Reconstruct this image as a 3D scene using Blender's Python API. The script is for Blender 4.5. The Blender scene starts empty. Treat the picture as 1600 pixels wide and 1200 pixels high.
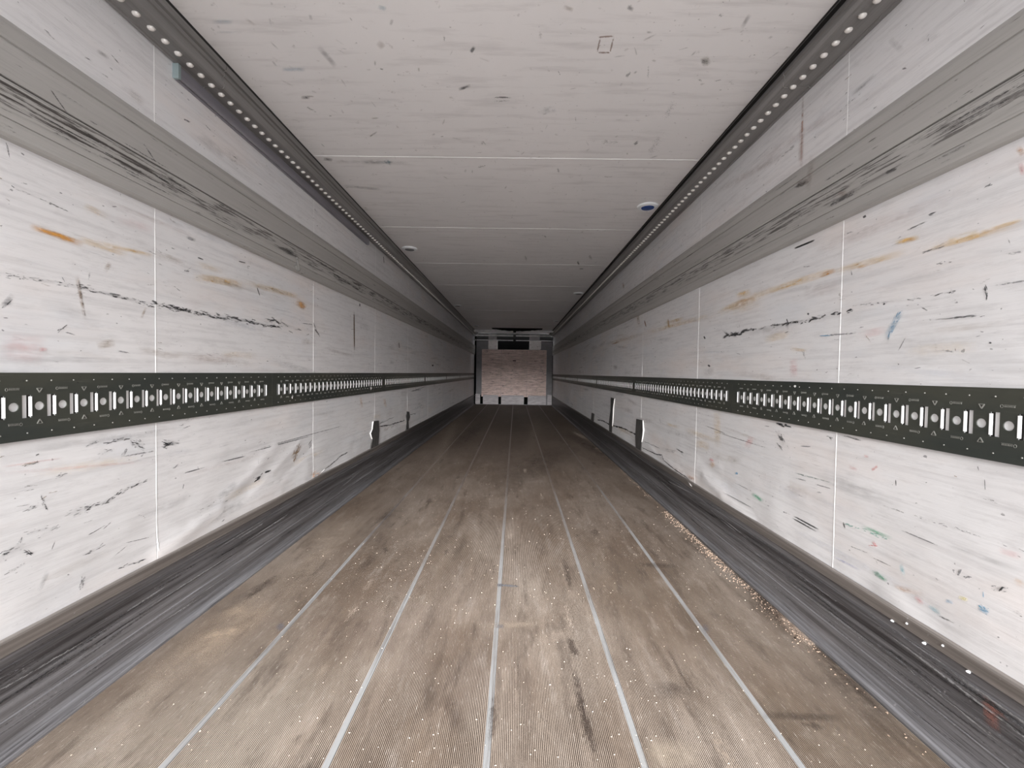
import bpy, math, random
from mathutils import Matrix, Vector, noise as mnoise
random.seed(7)
S = bpy.context.scene
COL = S.collection
R = math.radians

# ------------------------------------------------------------------ camera
F = 676.0                                   # focal length in pixels of a 1600x1200 frame
cd = bpy.data.cameras.new('camera'); cam = bpy.data.objects.new('camera', cd); COL.objects.link(cam)
cd.sensor_width = 36.0; cd.lens = F / 1600 * 36; cd.clip_start = 0.02; cd.clip_end = 200
CAM = Vector((0.059, 0.0, 1.0))
ROT = Matrix.Rotation(R(0.42), 3, 'Z') @ Matrix.Rotation(R(90 - 1.44), 3, 'X') @ Matrix.Rotation(R(0.86), 3, 'Z')
cam.matrix_world = Matrix.Translation(CAM) @ ROT.to_4x4()
S.camera = cam

# ------------------------------------------------------------------ light
SKY = 3.5; SUN = 22
world = bpy.data.worlds.new('overcast sky'); S.world = world; world.use_nodes = True
bg = world.node_tree.nodes['Background']; bg.inputs[0].default_value = (0.98, 0.985, 1.0, 1); bg.inputs[1].default_value = SKY
sd = bpy.data.lights.new('hazy sun', 'SUN'); sd.energy = SUN; sd.angle = R(31); sd.color = (1, 0.985, 0.97)
sun = bpy.data.objects.new('hazy sun', sd); COL.objects.link(sun)
sun.rotation_euler = (R(71), 0, R(0))       # shines from behind the open rear doors, down the box
S.view_settings.view_transform = 'Standard'; S.view_settings.look = 'None'
S.view_settings.gamma = 1.0; S.view_settings.use_curve_mapping = False
S.view_settings.exposure = 0.0

# ------------------------------------------------------------------ dimensions (metres)
W = 1.230                                   # half width between the wall skins
YB, YE = -1.5, 13.6                         # open rear end, front bulkhead
ZC = 2.236                                  # ceiling
ZK = 0.304                                  # top of the kick plate
ZT0, ZT1 = 0.804, 0.982                     # load track
ZR0, ZR1 = 1.566, 1.868                     # rub rail

def ray(px, py): return (ROT @ Vector(((px - 800) / F, -(py - 600) / F, -1.0))).normalized()
def on_wall(px, py, s, off=0.0):            # point on a side wall (s=-1 left, 1 right) -> (Y, Z)
    d = ray(px, py); t = (s * (W - off) - CAM.x) / d.x; p = CAM + d * t; return p.y, p.z
def on_z(px, py, z):
    d = ray(px, py); t = (z - CAM.z) / d.z; p = CAM + d * t; return p.x, p.y
def on_y(px, py, y):
    d = ray(px, py); t = (y - CAM.y) / d.y; p = CAM + d * t; return p.x, p.z

# ------------------------------------------------------------------ object helpers
def mesh(name, verts, faces, mats, parent=None, smooth=False, midx=None):
    me = bpy.data.meshes.new(name); me.from_pydata(verts, [], faces)
    for m in (mats if isinstance(mats, (list, tuple)) else [mats]): me.materials.append(m)
    if midx: me.polygons.foreach_set('material_index', midx)
    if smooth: me.polygons.foreach_set('use_smooth', [True] * len(me.polygons))
    me.update()
    o = bpy.data.objects.new(name, me); COL.objects.link(o)
    if parent: o.parent = parent
    return o
def dup(o, parent, loc=None):
    c = o.copy(); COL.objects.link(c); c.parent = parent
    if loc: c.location = loc
    return c
def empty(name, loc, label, cat, group=None):
    o = bpy.data.objects.new(name, None); COL.objects.link(o); o.location = loc; o.empty_display_size = 0.1
    o['label'] = label; o['category'] = cat
    if group: o['group'] = group
    return o
def tag(o, label=None, cat=None, group=None, kind=None):
    if label: o['label'] = label
    if cat: o['category'] = cat
    if group: o['group'] = group
    if kind: o['kind'] = kind
    return o
class MB:
    def __init__(s): s.v = []; s.f = []; s.m = []
    def face(s, pts, m=0):
        n = len(s.v); s.v += [tuple(p) for p in pts]; s.f.append(tuple(range(n, n + len(pts)))); s.m.append(m)
    def box(s, x0, x1, y0, y1, z0, z1, m=0, bev=0.0):
        if x1 < x0: x0, x1 = x1, x0
        n = len(s.v)
        if bev <= 0:
            s.v += [(x, y, z) for x in (x0, x1) for y in (y0, y1) for z in (z0, z1)]
            for q in ((0,1,3,2),(4,6,7,5),(0,4,5,1),(2,3,7,6),(0,2,6,4),(1,5,7,3)): s.f.append(tuple(n + i for i in q)); s.m.append(m)
        else:
            b = bev                          # octagonal-edged box: three stacked rings
            def ring(z, e): return [(x0+e+b if 0 else x0+e, y0+e, z), (x1-e, y0+e, z), (x1-e, y1-e, z), (x0+e, y1-e, z)]
            for z, e in ((z0, b), (z0 + b, 0), (z1 - b, 0), (z1, b)): s.v += ring(z, e)
            s.f.append((n+3, n+2, n+1, n)); s.f.append((n+12, n+13, n+14, n+15)); s.m += [m, m]
            for k in range(3):
                for i in range(4):
                    j = (i + 1) % 4; s.f.append((n+4*k+i, n+4*k+j, n+4*k+4+j, n+4*k+4+i)); s.m.append(m)
    def tube(s, a, b, r, seg=12, m=0, caps=True, r2=None):
        a = Vector(a); b = Vector(b); d = (b - a).normalized(); u = d.orthogonal().normalized(); w = d.cross(u); n = len(s.v)
        r2 = r if r2 is None else r2
        for c, rr in ((a, r), (b, r2)):
            for i in range(seg):
                t = 2 * math.pi * i / seg; s.v.append(tuple(c + u * math.cos(t) * rr + w * math.sin(t) * rr))
        for i in range(seg):
            j = (i + 1) % seg; s.f.append((n+i, n+j, n+seg+j, n+seg+i)); s.m.append(m)
        if caps: s.f.append(tuple(range(n+seg-1, n-1, -1))); s.f.append(tuple(range(n+seg, n+2*seg))); s.m += [m, m]
    def build(s, name, mats, parent=None, smooth=False): return mesh(name, s.v, s.f, mats, parent, smooth, s.m)
def extrude(name, prof, y0, y1, mat, parent=None, close=False, segs=1, mats=None):
    """profile of (x, z) pairs run along Y"""
    n = len(prof); v = []; f = []
    for k in range(segs + 1):
        y = y0 + (y1 - y0) * k / segs; v += [(x, y, z) for x, z in prof]
    for k in range(segs):
        for i in range(n if close else n - 1):
            j = (i + 1) % n; f.append((k*n+i, k*n+j, (k+1)*n+j, (k+1)*n+i))
    if close: f.append(tuple(range(n - 1, -1, -1))); f.append(tuple(range(segs*n, segs*n+n)))
    return mesh(name, v, f, mat, parent)

# ------------------------------------------------------------------ material helpers
class NT:
    def __init__(s, name):
        s.mat = bpy.data.materials.new(name); s.mat.use_nodes = True; s.t = s.mat.node_tree; s.N = s.t.nodes; s.L = s.t.links
        s.p = s.N['Principled BSDF']; s.out = s.N['Material Output']
        s.co = s.N.new('ShaderNodeTexCoord').outputs['Object']
    def link(s, a, b): s.L.new(a, b)
    def mapping(s, scale, loc=(0,0,0), src=None, rot=(0,0,0)):
        n = s.N.new('ShaderNodeMapping'); n.inputs['Scale'].default_value = scale; n.inputs['Location'].default_value = loc
        n.inputs['Rotation'].default_value = rot
        s.link(src or s.co, n.inputs['Vector']); return n.outputs[0]
    def noise(s, scale, detail=4, rough=0.55, loc=(0,0,0), dist=0.0, rot=(0,0,0)):
        n = s.N.new('ShaderNodeTexNoise'); n.inputs['Scale'].default_value = 1.0; n.inputs['Detail'].default_value = detail
        n.inputs['Roughness'].default_value = rough; n.inputs['Distortion'].default_value = dist
        s.link(s.mapping(scale, loc, rot=rot), n.inputs['Vector']); return n.outputs['Fac']
    def ramp(s, src, a, b, c0=0.0, c1=1.0, smooth=False):
        n = s.N.new('ShaderNodeMapRange'); n.clamp = True; n.interpolation_type = 'SMOOTHSTEP' if smooth else 'LINEAR'
        n.inputs[1].default_value = a; n.inputs[2].default_value = b; n.inputs[3].default_value = c0; n.inputs[4].default_value = c1
        s.link(src, n.inputs[0]); return n.outputs[0]
    def math(s, op, a, b=None, clamp=False):
        n = s.N.new('ShaderNodeMath'); n.operation = op; n.use_clamp = clamp
        for i, x in enumerate((a, b)):
            if x is None: continue
            if isinstance(x, (int, float)): n.inputs[i].default_value = x
            else: s.link(x, n.inputs[i])
        return n.outputs[0]
    def mix(s, fac, a, b, mode='MIX'):
        n = s.N.new('ShaderNodeMix'); n.data_type = 'RGBA'; n.blend_type = mode
        for i, x in ((0, fac), (6, a), (7, b)):
            if isinstance(x, (int, float)): n.inputs[i].default_value = x
            elif isinstance(x, tuple): n.inputs[i].default_value = (*x, 1) if len(x) == 3 else x
            else: s.link(x, n.inputs[i])
        return n.outputs[2]
    def sep(s):
        n = s.N.new('ShaderNodeSeparateXYZ'); s.link(s.co, n.inputs[0]); return n.outputs
    def bump(s, h, strength=0.3, dist=0.01):
        n = s.N.new('ShaderNodeBump'); n.inputs['Strength'].default_value = strength; n.inputs['Distance'].default_value = dist
        s.link(h, n.inputs['Height']); s.link(n.outputs[0], s.p.inputs['Normal'])
    def done(s, color=None, rough=0.5, metal=0.0, spec=0.5):
        if color is not None:
            if isinstance(color, tuple): s.p.inputs['Base Color'].default_value = (*color, 1)
            else: s.link(color, s.p.inputs['Base Color'])
        if isinstance(rough, (int, float)): s.p.inputs['Roughness'].default_value = rough
        else: s.link(rough, s.p.inputs['Roughness'])
        s.p.inputs['Metallic'].default_value = metal; s.p.inputs['Specular IOR Level'].default_value = spec
        return s.mat
def plain(name, col, rough=0.5, metal=0.0, var=0.15, scale=(8, 8, 8), spec=0.5):
    t = NT(name); n = t.noise(scale, 4)
    c = t.mix(t.ramp(n, 0.3, 0.7), tuple(x * (1 - var) for x in col), tuple(min(1, x * (1 + var)) for x in col))
    return t.done(c, rough, metal, spec)

# wall skin: glass fibre sheet, long horizontal scuffs
def wall_material(name, warm):
    t = NT(name)
    n1 = t.noise((1, 1.6, 55), 6, 0.62); n2 = t.noise((1, 5.0, 130), 5, 0.7, (3, 1, 7)); n3 = t.noise((1, 1.1, 2.2), 5, 0.6, (9, 0, 0))
    base = t.mix(t.ramp(n3, 0.35, 0.68), (0.80, 0.79, 0.80), (0.735, 0.735, 0.75))
    c = t.mix(t.math('MULTIPLY', t.ramp(n1, 0.50, 0.72), 0.42), base, (0.50, 0.49, 0.50))
    c = t.mix(t.math('MULTIPLY', t.ramp(n2, 0.61, 0.70), t.ramp(t.noise((1, 1.4, 4), 3, 0.5, (1, 5, 2)), 0.47, 0.62, 0, 0.55)), c, (0.30, 0.30, 0.32))
    c = t.mix(t.ramp(t.noise((1, 9, 60), 6, 0.75, (6, 2, 3)), 0.50, 0.70, 0, 0.45), c, (0.52, 0.51, 0.52))
    tint = t.ramp(t.noise((1, 0.9, 3.5), 4, 0.6, (2, 8, 1)), 0.52, 0.72, 0, 0.35)
    c = t.mix(tint, c, warm)
    tint2 = t.ramp(t.noise((1, 1.3, 4.5), 4, 0.6, (7, 3, 4)), 0.55, 0.75, 0, 0.30)
    c = t.mix(tint2, c, (0.62, 0.68, 0.76))
    sp = t.ramp(t.noise((1, 45, 75), 2, 0.5, (0, 2, 5)), 0.735, 0.765, 0, 0.7)
    c = t.mix(sp, c, (0.16, 0.16, 0.17))
    h = t.math('ADD', t.noise((1, 3, 4), 3, 0.5), t.math('MULTIPLY', n2, 0.12))
    t.bump(h, 0.35, 0.012)
    return t.done(c, t.ramp(n1, 0.3, 0.7, 0.32, 0.5), 0.0, 0.4)
M_wall = wall_material('scuffed white fibreglass', (0.80, 0.68, 0.62))
def ceil_material():
    t = NT('white ceiling sheet')
    n3 = t.noise((2, 1.1, 1), 5, 0.6); n1 = t.noise((3, 22, 1), 5, 0.62)
    c = t.mix(t.ramp(n3, 0.35, 0.68), (0.93, 0.91, 0.915), (0.88, 0.865, 0.87))
    c = t.mix(t.math('MULTIPLY', t.ramp(n1, 0.52, 0.72), 0.30), c, (0.48, 0.46, 0.46))
    c = t.mix(t.ramp(t.noise((26, 26, 1), 3, 0.6, (4, 2, 1)), 0.66, 0.74, 0, 0.38), c, (0.33, 0.31, 0.30))
    c = t.mix(t.ramp(t.noise((60, 75, 1), 2, 0.5, (2, 2, 1)), 0.73, 0.77, 0, 0.5), c, (0.22, 0.20, 0.20))
    t.bump(n3, 0.3, 0.01)
    return t.done(c, 0.45, 0, 0.4)
M_ceil = ceil_material()
M_joint = plain('white joint sealant', (0.96, 0.96, 0.96), 0.4, var=0.05)

def streak_metal(name, cols, scale_y=1.2, fine=150, rough=0.42, metal=0.35, contrast=1.0, dark=(0.03, 0.03, 0.03), light=(0.5, 0.49, 0.48)):
    t = NT(name)
    a = t.noise((fine * .25, scale_y * .6, fine * .25), 6, 0.7); b = t.noise((fine, scale_y * 2.5, fine), 5, 0.7, (3, 3, 3))
    c = t.mix(t.ramp(a, 0.35, 0.68), cols[0], cols[1])
    c = t.mix(t.math('MULTIPLY', t.ramp(b, 0.55, 0.70), 0.8 * contrast), c, dark)
    c = t.mix(t.math('MULTIPLY', t.ramp(b, 0.42, 0.30), 0.6 * contrast), c, light)
    t.bump(b, 0.25, 0.002)
    return t, c
# rub rail
t, c = streak_metal('grey rub rail aluminium', ((0.41, 0.40, 0.385), (0.50, 0.49, 0.475)), 0.7, 70, contrast=0.30, dark=(0.12, 0.115, 0.11), light=(0.40, 0.39, 0.38))
z = t.sep()[2]
band = t.math('MULTIPLY', t.ramp(z, 1.63, 1.655, smooth=True), t.ramp(z, 1.715, 1.695, smooth=True))
wear = t.ramp(t.noise((5, 3.6, 80), 6, 0.75, (5, 1, 2)), 0.50, 0.56)
wear2 = t.ramp(t.noise((5, 0.5, 2), 3, 0.6, (2, 1, 2)), 0.35, 0.6, 0.55, 1)
c = t.mix(t.math('MULTIPLY', t.math('MULTIPLY', band, wear), wear2), c, (0.055, 0.048, 0.045))
c = t.mix(t.ramp(t.noise((5, 6, 60), 5, 0.7, (8, 1, 2)), 0.645, 0.69, 0, 0.8), c, (0.07, 0.06, 0.055))
M_rub = t.done(c, 0.5, 0.15, 0.4)
M_groove = plain('dirty groove and slot shade', (0.035, 0.032, 0.03), 0.8)
# kick plate
t, c = streak_metal('scraped kick plate aluminium', ((0.13, 0.125, 0.13), (0.30, 0.30, 0.32)), 1.6, 230, contrast=1.0, dark=(0.015, 0.013, 0.015), light=(0.42, 0.42, 0.44))
z = t.sep()[2]
c = t.mix(t.ramp(z, 0.262, 0.268), c, t.mix(t.ramp(t.noise((20, 1.2, 90), 5, 0.7), 0.35, 0.65), (0.15, 0.135, 0.125), (0.27, 0.245, 0.23)))
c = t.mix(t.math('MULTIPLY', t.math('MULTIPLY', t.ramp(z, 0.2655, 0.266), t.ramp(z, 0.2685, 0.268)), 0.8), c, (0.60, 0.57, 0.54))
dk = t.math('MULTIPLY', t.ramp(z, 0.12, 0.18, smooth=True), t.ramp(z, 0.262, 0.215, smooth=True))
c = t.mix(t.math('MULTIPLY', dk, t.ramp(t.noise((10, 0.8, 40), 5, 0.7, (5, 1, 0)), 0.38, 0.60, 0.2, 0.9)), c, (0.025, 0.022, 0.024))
c = t.mix(t.ramp(t.noise((30, 40, 40), 4, 0.6, (1, 2, 3)), 0.68, 0.74, 0, 0.6), c, (0.42, 0.41, 0.42))
c = t.mix(t.ramp(t.math('ADD', t.sep()[1], t.math('MULTIPLY', t.math('SUBTRACT', t.noise((3, 0.8, 12), 5, 0.7, (1, 4, 2)), 0.5), 5.0)), 1.8, 6.0, 0, 0.8), c, (0.035, 0.032, 0.032))  # black grime plus light fall-off towards the front, put into the colour
M_kick = t.done(c, 0.42, 0.35, 0.5)
# floor
t = NT('worn ribbed floor aluminium')
sx, sy, sz = t.sep()
big = t.noise((1.6, 0.7, 1), 6, 0.62); mid = t.noise((14, 2.6, 1), 6, 0.68, (3, 1, 2)); fin = t.noise((180, 22, 1), 4, 0.7, (3, 1, 2))
c = t.mix(t.ramp(big, 0.40, 0.60), (0.175, 0.133, 0.102), (0.325, 0.274, 0.232))
c = t.mix(t.ramp(mid, 0.53, 0.68, 0, 0.7), c, (0.085, 0.065, 0.052))
c = t.mix(t.ramp(mid, 0.44, 0.30, 0, 0.55), c, (0.43, 0.38, 0.34))
c = t.mix(t.ramp(fin, 0.58, 0.72, 0, 0.55), c, (0.08, 0.06, 0.05))
c = t.mix(t.ramp(fin, 0.42, 0.28, 0, 0.6), c, (0.58, 0.53, 0.48))
gr = t.ramp(t.noise((9, 1.6, 1), 5, 0.7, (7, 3, 2)), 0.34, 0.56, 0.45, 1.0)
c = t.mix(t.math('MULTIPLY', t.ramp(sz, -0.0003, -0.0015), gr), c, (0.030, 0.022, 0.018))
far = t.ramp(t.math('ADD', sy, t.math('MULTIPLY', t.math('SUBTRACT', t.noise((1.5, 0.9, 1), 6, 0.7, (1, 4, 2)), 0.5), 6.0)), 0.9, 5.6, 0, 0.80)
c = t.mix(far, c, (0.085, 0.060, 0.045))           # brown grime, with light fall-off towards the front put into the colour
M_floor = t.done(c, 0.62, 0.0, 0.35)
t = NT('grey floor strip')
c = t.mix(t.ramp(t.noise((40, 1.1, 1), 5, 0.7), 0.48, 0.62, 0, .8), (0.26, 0.265, 0.27), (0.11, 0.10, 0.095))
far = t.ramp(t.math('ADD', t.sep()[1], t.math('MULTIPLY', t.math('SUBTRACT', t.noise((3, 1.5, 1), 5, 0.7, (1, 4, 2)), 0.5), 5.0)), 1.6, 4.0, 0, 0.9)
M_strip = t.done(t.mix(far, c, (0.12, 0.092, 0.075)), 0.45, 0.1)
# load track
t = NT('dark green painted steel')
c = t.mix(t.ramp(t.noise((1, 2.0, 9), 5, 0.6), 0.38, 0.66), (0.038, 0.044, 0.040), (0.060, 0.062, 0.050))
c = t.mix(t.ramp(t.noise((1, 5, 120), 4, 0.7, (1, 1, 4)), 0.60, 0.72, 0, 0.5), c, (0.12, 0.12, 0.10))
c = t.mix(t.ramp(t.noise((1, 25, 40), 4, 0.7, (3, 1, 4)), 0.66, 0.72, 0, 0.7), c, (0.012, 0.012, 0.015))
M_track = t.done(c, 0.42, 0.1, 0.45)
M_emboss = plain('worn stamped edge', (0.26, 0.26, 0.24), 0.4, 0.3)
M_bright = plain('bare galvanised steel', (0.84, 0.85, 0.86), 0.5, 0.0, var=0.06)
# ceiling rail
t, c = streak_metal('dark rail aluminium', ((0.20, 0.194, 0.19), (0.33, 0.32, 0.315)), 0.8, 60, contrast=0.35, dark=(0.06, 0.055, 0.055), light=(0.26, 0.25, 0.245))
M_rail = t.done(c, 0.4, 0.3, 0.5)
M_black = plain('black gap shade and beam clamp', (0.006, 0.006, 0.006), 0.7)  # beam clamps, and the painted shade above the rails
M_stud = plain('polished rail stud', (0.86, 0.83, 0.80), 0.22, 0.1, var=0.06)
M_lampbar = plain('grey lamp housing', (0.25, 0.24, 0.27), 0.4, 0.1, 0.15, (2, 2, 60))
M_teal = plain('teal grey end cap', (0.30, 0.37, 0.38), 0.5)
M_lampwhite = plain('white plastic rim', (0.88, 0.90, 0.93), 0.35, var=0.03)
M_blue = plain('deep blue lens', (0.0, 0.045, 0.26), 0.3, var=0.2)
M_lens = plain('grey lens', (0.20, 0.21, 0.22), 0.35)
M_core = plain('exposed dark wall core', (0.055, 0.052, 0.05), 0.85, var=0.4, scale=(20, 60, 20))
M_crack = plain('dirt filled crack', (0.025, 0.024, 0.026), 0.9)
M_flap = plain('torn white skin edge', (0.82, 0.81, 0.80), 0.5, var=0.05)
M_splint = plain('brown splintered wood', (0.36, 0.22, 0.15), 0.8, var=0.4, scale=(60, 60, 60))
M_paper = plain('white paper', (0.75, 0.74, 0.72), 0.8, var=0.08)
M_crumb = plain('pale grit', (0.62, 0.52, 0.43), 0.8, var=0.3, scale=(30, 30, 30))
M_crust = plain('dried brown dirt', (0.34, 0.25, 0.19), 0.9, var=0.4, scale=(30, 30, 30))
# bulkhead
t = NT('worn plywood facing')
g = t.noise((2.6, 1, 24), 6, 0.75); g2 = t.noise((5, 1, 38), 5, 0.75, (4, 4, 4)); g3 = t.noise((2, 1, 2), 4, 0.6)
c = t.mix(t.ramp(g, 0.35, 0.65), (0.50, 0.35, 0.31), (0.95, 0.77, 0.71))
c = t.mix(t.ramp(g2, 0.53, 0.64, 0, 0.85), c, (0.16, 0.11, 0.10))
c = t.mix(t.ramp(g3, 0.45, 0.65, 0, 0.4), c, (0.52, 0.40, 0.33))
c = t.mix(t.ramp(t.noise((4, 1, 20), 4, 0.7, (2, 2, 9)), 0.64, 0.67, 0, 0.95), c, (0.05, 0.035, 0.03))
M_ply = t.done(c, 0.6)
M_frame = plain('grey bulkhead panel', (0.165, 0.155, 0.165), 0.5)
M_grille = plain('pale return air panel', (0.40, 0.37, 0.385), 0.5, var=0.25, scale=(6, 6, 30))
M_post = (lambda t: t.done(t.mix(t.ramp(t.noise((9, 1, 26), 5, 0.7), 0.56, 0.66), (0.95, 0.90, 0.88), (0.34, 0.26, 0.23)), 0.6))(NT('scuffed white post'))
M_dark = plain('unlit recess', (0.004, 0.004, 0.004), 1.0, spec=0.0)  # shade of the bulkhead opening and gaps put into the colour
M_beam = plain('aluminium beam', (0.86, 0.85, 0.85), 0.5, 0.0)
M_fabric = plain('black air duct fabric', (0.008, 0.007, 0.007), 1.0, spec=0.05)

# stains: colour and density come from the mesh, ragged edge from noise
def stain_material(name, hard, fine=(60, 95, 420), coarse=(20, 20, 90), top=0.80):
    t = NT(name)
    at = t.N.new('ShaderNodeVertexColor'); at.layer_name = 'tone'
    uv = t.N.new('ShaderNodeUVMap'); uv.uv_map = 'span'
    sp = t.N.new('ShaderNodeSeparateXYZ'); t.link(uv.outputs[0], sp.inputs[0])
    u2 = t.math('POWER', t.math('ABSOLUTE', sp.outputs[0]), 2.0); v2 = t.math('POWER', t.math('ABSOLUTE', sp.outputs[1]), 2.0)
    fall = t.math('MULTIPLY', t.math('SUBTRACT', 1.0, u2), t.math('SUBTRACT', 1.0, v2))
    if hard:
        n = t.noise(fine, 4, 0.75); n2 = t.noise(coarse, 3, 0.6, (3, 5, 1))
        k = t.math('ADD', t.math('MULTIPLY', n, 0.75), t.math('MULTIPLY', n2, 0.25))
        k = t.math('ADD', k, t.math('MULTIPLY', t.math('SUBTRACT', fall, 0.6), 0.16))
        k = t.math('ADD', k, t.math('MULTIPLY', t.math('SUBTRACT', at.outputs['Alpha'], 0.5), 0.28))
        a = t.math('MULTIPLY', t.ramp(k, 0.51, 0.60), t.ramp(fall, 0.0, 0.45))
        a = t.math('MULTIPLY', a, t.math('MULTIPLY', t.ramp(at.outputs['Alpha'], 0.2, 0.95, 0.35, 1.0), top))
    else:
        n = t.noise((9, 9, 70), 5, 0.7); n2 = t.noise((30, 30, 30), 4, 0.7, (2, 2, 2))
        a = t.math('MULTIPLY', fall, t.ramp(t.math('ADD', t.math('MULTIPLY', n, 0.7), t.math('MULTIPLY', n2, 0.3)), 0.36, 0.64))
        a = t.math('MULTIPLY', a, at.outputs['Alpha'])
    t.link(at.outputs['Color'], t.p.inputs['Base Color']); t.p.inputs['Roughness'].default_value = 0.7
    t.link(a, t.p.inputs['Alpha'])
    return t.mat
M_smear = stain_material('soft smear', False); M_scuff = stain_material('hard scuff', True)
M_scuff_flat = stain_material('hard scuff on a level surface', True, (150, 150, 1), (40, 40, 1), 0.60)
M_scuff_floor = stain_material('dirt caught in the ribs', True, (330, 45, 1), (35, 14, 1), 0.75)
class Stains:
    """flat print on a surface: each mark a small quad lying on it"""
    def __init__(s, to3d): s.v = []; s.f = []; s.m = []; s.c = []; s.to3d = to3d; s.n = 0
    def quad(s, c, a, b, col, dens, hard):
        s.n += 1; off = 0.0006 + (s.n % 9) * 0.00007; k = len(s.v)
        for i, j in ((-1,-1),(1,-1),(1,1),(-1,1)): s.v.append(s.to3d(c[0]+a[0]*i+b[0]*j, c[1]+a[1]*i+b[1]*j, off))
        s.f.append((k, k+1, k+2, k+3)); s.m.append(1 if hard else 0); s.c.append((*col, dens))
    def swath(s, c, a, b, col, dens, size, n):
        """a mark broken into n small flecks inside the swath c +- a +- b; size = fleck length in metres"""
        La, Lb = a.length, max(b.length, 1e-5); ua = a / La
        for i in range(n):
            p = random.uniform(-1, 1); q = max(-1, min(1, random.gauss(0, .42)))
            k = random.uniform(.35, 1.5) * size; th = random.uniform(.10, .26) * size; tilt = random.gauss(0, .18)
            d = Vector((ua.x*math.cos(tilt) - ua.y*math.sin(tilt), ua.x*math.sin(tilt) + ua.y*math.cos(tilt)))
            s.quad(c + a*p + b*q, d*k, Vector((-d.y, d.x))*min(th, Lb*1.2), col, min(1, dens*random.uniform(.6, 1.25)), True)
    def build(s, name, parent, hardmat=None):
        o = mesh(name, s.v, s.f, [M_smear, hardmat or M_scuff], parent, False, s.m)
        me = o.data; me.uv_layers.new(name='span'); me.color_attributes.new('tone', 'FLOAT_COLOR', 'CORNER')
        uv = me.uv_layers['span']; ca = me.color_attributes['tone']
        q = ((-1,-1),(1,-1),(1,1),(-1,1))
        for p in me.polygons:
            for i, li in enumerate(p.loop_indices): uv.data[li].uv = q[i]; ca.data[li].color = s.c[p.index]
        return tag(o, kind='stuff')

# ------------------------------------------------------------------ setting: walls
def side_name(s): return 'left' if s < 0 else 'right'
SEAM = {-1: (1.542, 1.209), 1: (1.577, 1.215)}
# creases and dents pressed into the lower skin: (Y0, Z0, Y1, Z1, width, depth)
CREASE = {-1: [], 1: []}
for s, a, b, w, d in ((-1, (250, 868), (345, 790), .030, .010), (-1, (345, 790), (430, 700), .030, .007), (-1, (290, 822), (420, 745), .025, -.007),
                      (-1, (395, 770), (470, 690), .022, .006), (-1, (440, 745), (485, 700), .022, -.006), (-1, (0, 960), (120, 900), .06, .004),
                      (1, (1100, 745), (1130, 775), .03, .012), (1, (1130, 775), (1175, 815), .03, .009), (1, (1095, 720), (1150, 770), .03, -.007),
                      (1, (1380, 925), (1440, 975), .03, .006), (1, (1005, 690), (1060, 735), .03, .008), (-1, (600, 680), (655, 650), .03, .009)):
    y0, z0 = on_wall(*a, s); y1, z1 = on_wall(*b, s); CREASE[s].append((y0, z0, y1, z1, w, d))
def dent(s, y, z):
    if z > 0.81: return 0.0
    h = 0.0
    for y0, z0, y1, z1, w, d in CREASE[s]:
        dy, dz = y1 - y0, z1 - z0; L = dy*dy + dz*dz
        t = max(0, min(1, ((y-y0)*dy + (z-z0)*dz) / L)); q = math.hypot(y - y0 - t*dy, z - z0 - t*dz)
        if q < 3*w: h += 0.5 * d * math.exp(-(q/w)**2) * (0.35 + 0.65 * math.sin(math.pi * (0.15 + 0.7*t)))
    k = max(0.0, (0.78 - z) / 0.48)
    h += k * k * 0.006 * mnoise.noise(Vector((y * 2.3, z * 4, 5 * s))) + k * 0.002 * mnoise.noise(Vector((y * 7, z * 9, 5 * s)))
    return h
def wall(s):
    mb = MB(); mb.box(s*(W+0.016), s*(W+0.07), YB, YE, -0.05, ZC + 0.05)
    root = mb.build('wall_' + side_name(s), M_wall); tag(root, kind='structure')
    y0, dy = SEAM[s]; ks = range(int((YB - y0) // dy), int((YE - y0) // dy) + 1)
    for k in ks:
        a = max(YB, y0 + k*dy) + 0.0015; b = min(YE, y0 + (k+1)*dy) - 0.0015
        if b - a < 0.02: continue
        near = -1 <= k <= 3
        ny = 60 if near else 6
        zs = [0.0] + [0.25 + (0.81-0.25) * i / (36 if near else 5) for i in range((36 if near else 5) + 1)] + [1.2, 1.7, ZC]
        v = []; f = []
        for i in range(ny + 1):
            y = a + (b-a) * i / ny
            for z in zs: v.append((s * (W - (dent(s, y, z) if z > 0.26 else 0)), y, z))
        nz = len(zs)
        for i in range(ny):
            for j in range(nz-1):
                q = (i*nz+j, (i+1)*nz+j, (i+1)*nz+j+1, i*nz+j+1); f.append(q if s < 0 else q[::-1])
        # edge returns so each sheet has thickness
        for i in (0, ny):
            base = len(v)
            for z in zs: v.append(v[i*nz + zs.index(z)]); v.append((s * (W + 0.015), a + (b-a)*i/ny, z))
            for j in range(nz-1): f.append((base+2*j, base+2*j+2, base+2*j+3, base+2*j+1))
        o = mesh('wall_panel', v, f, M_wall, root, True)
    for k in ks:
        y = y0 + k*dy
        if YB + .1 < y < YE - .1:                       # sealant bead following the skin
            v = []; f = []; hs = 0.0019; n = 40
            for i in range(n+1):
                z = 0.28 + (ZC-0.28) * i / n; x = W - dent(s, y, z)
                if s < 0 and k == 0 and z < 0.8: yy = y + 0.035 * max(0, (0.5 - z)/0.2)**2 * 0.4
                else: yy = y
                v += [(s*(x+.002), yy-hs, z), (s*(x-.0005), yy-hs*.7, z), (s*(x-.0005), yy+hs*.7, z), (s*(x+.002), yy+hs, z)]
            for i in range(n):
                for j in range(3): f.append((4*i+j, 4*i+j+1, 4*i+j+5, 4*i+j+4))
            mesh('joint_bead', v, f, M_joint, root)
    return root
wallL = wall(-1); wallR = wall(1)

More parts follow.
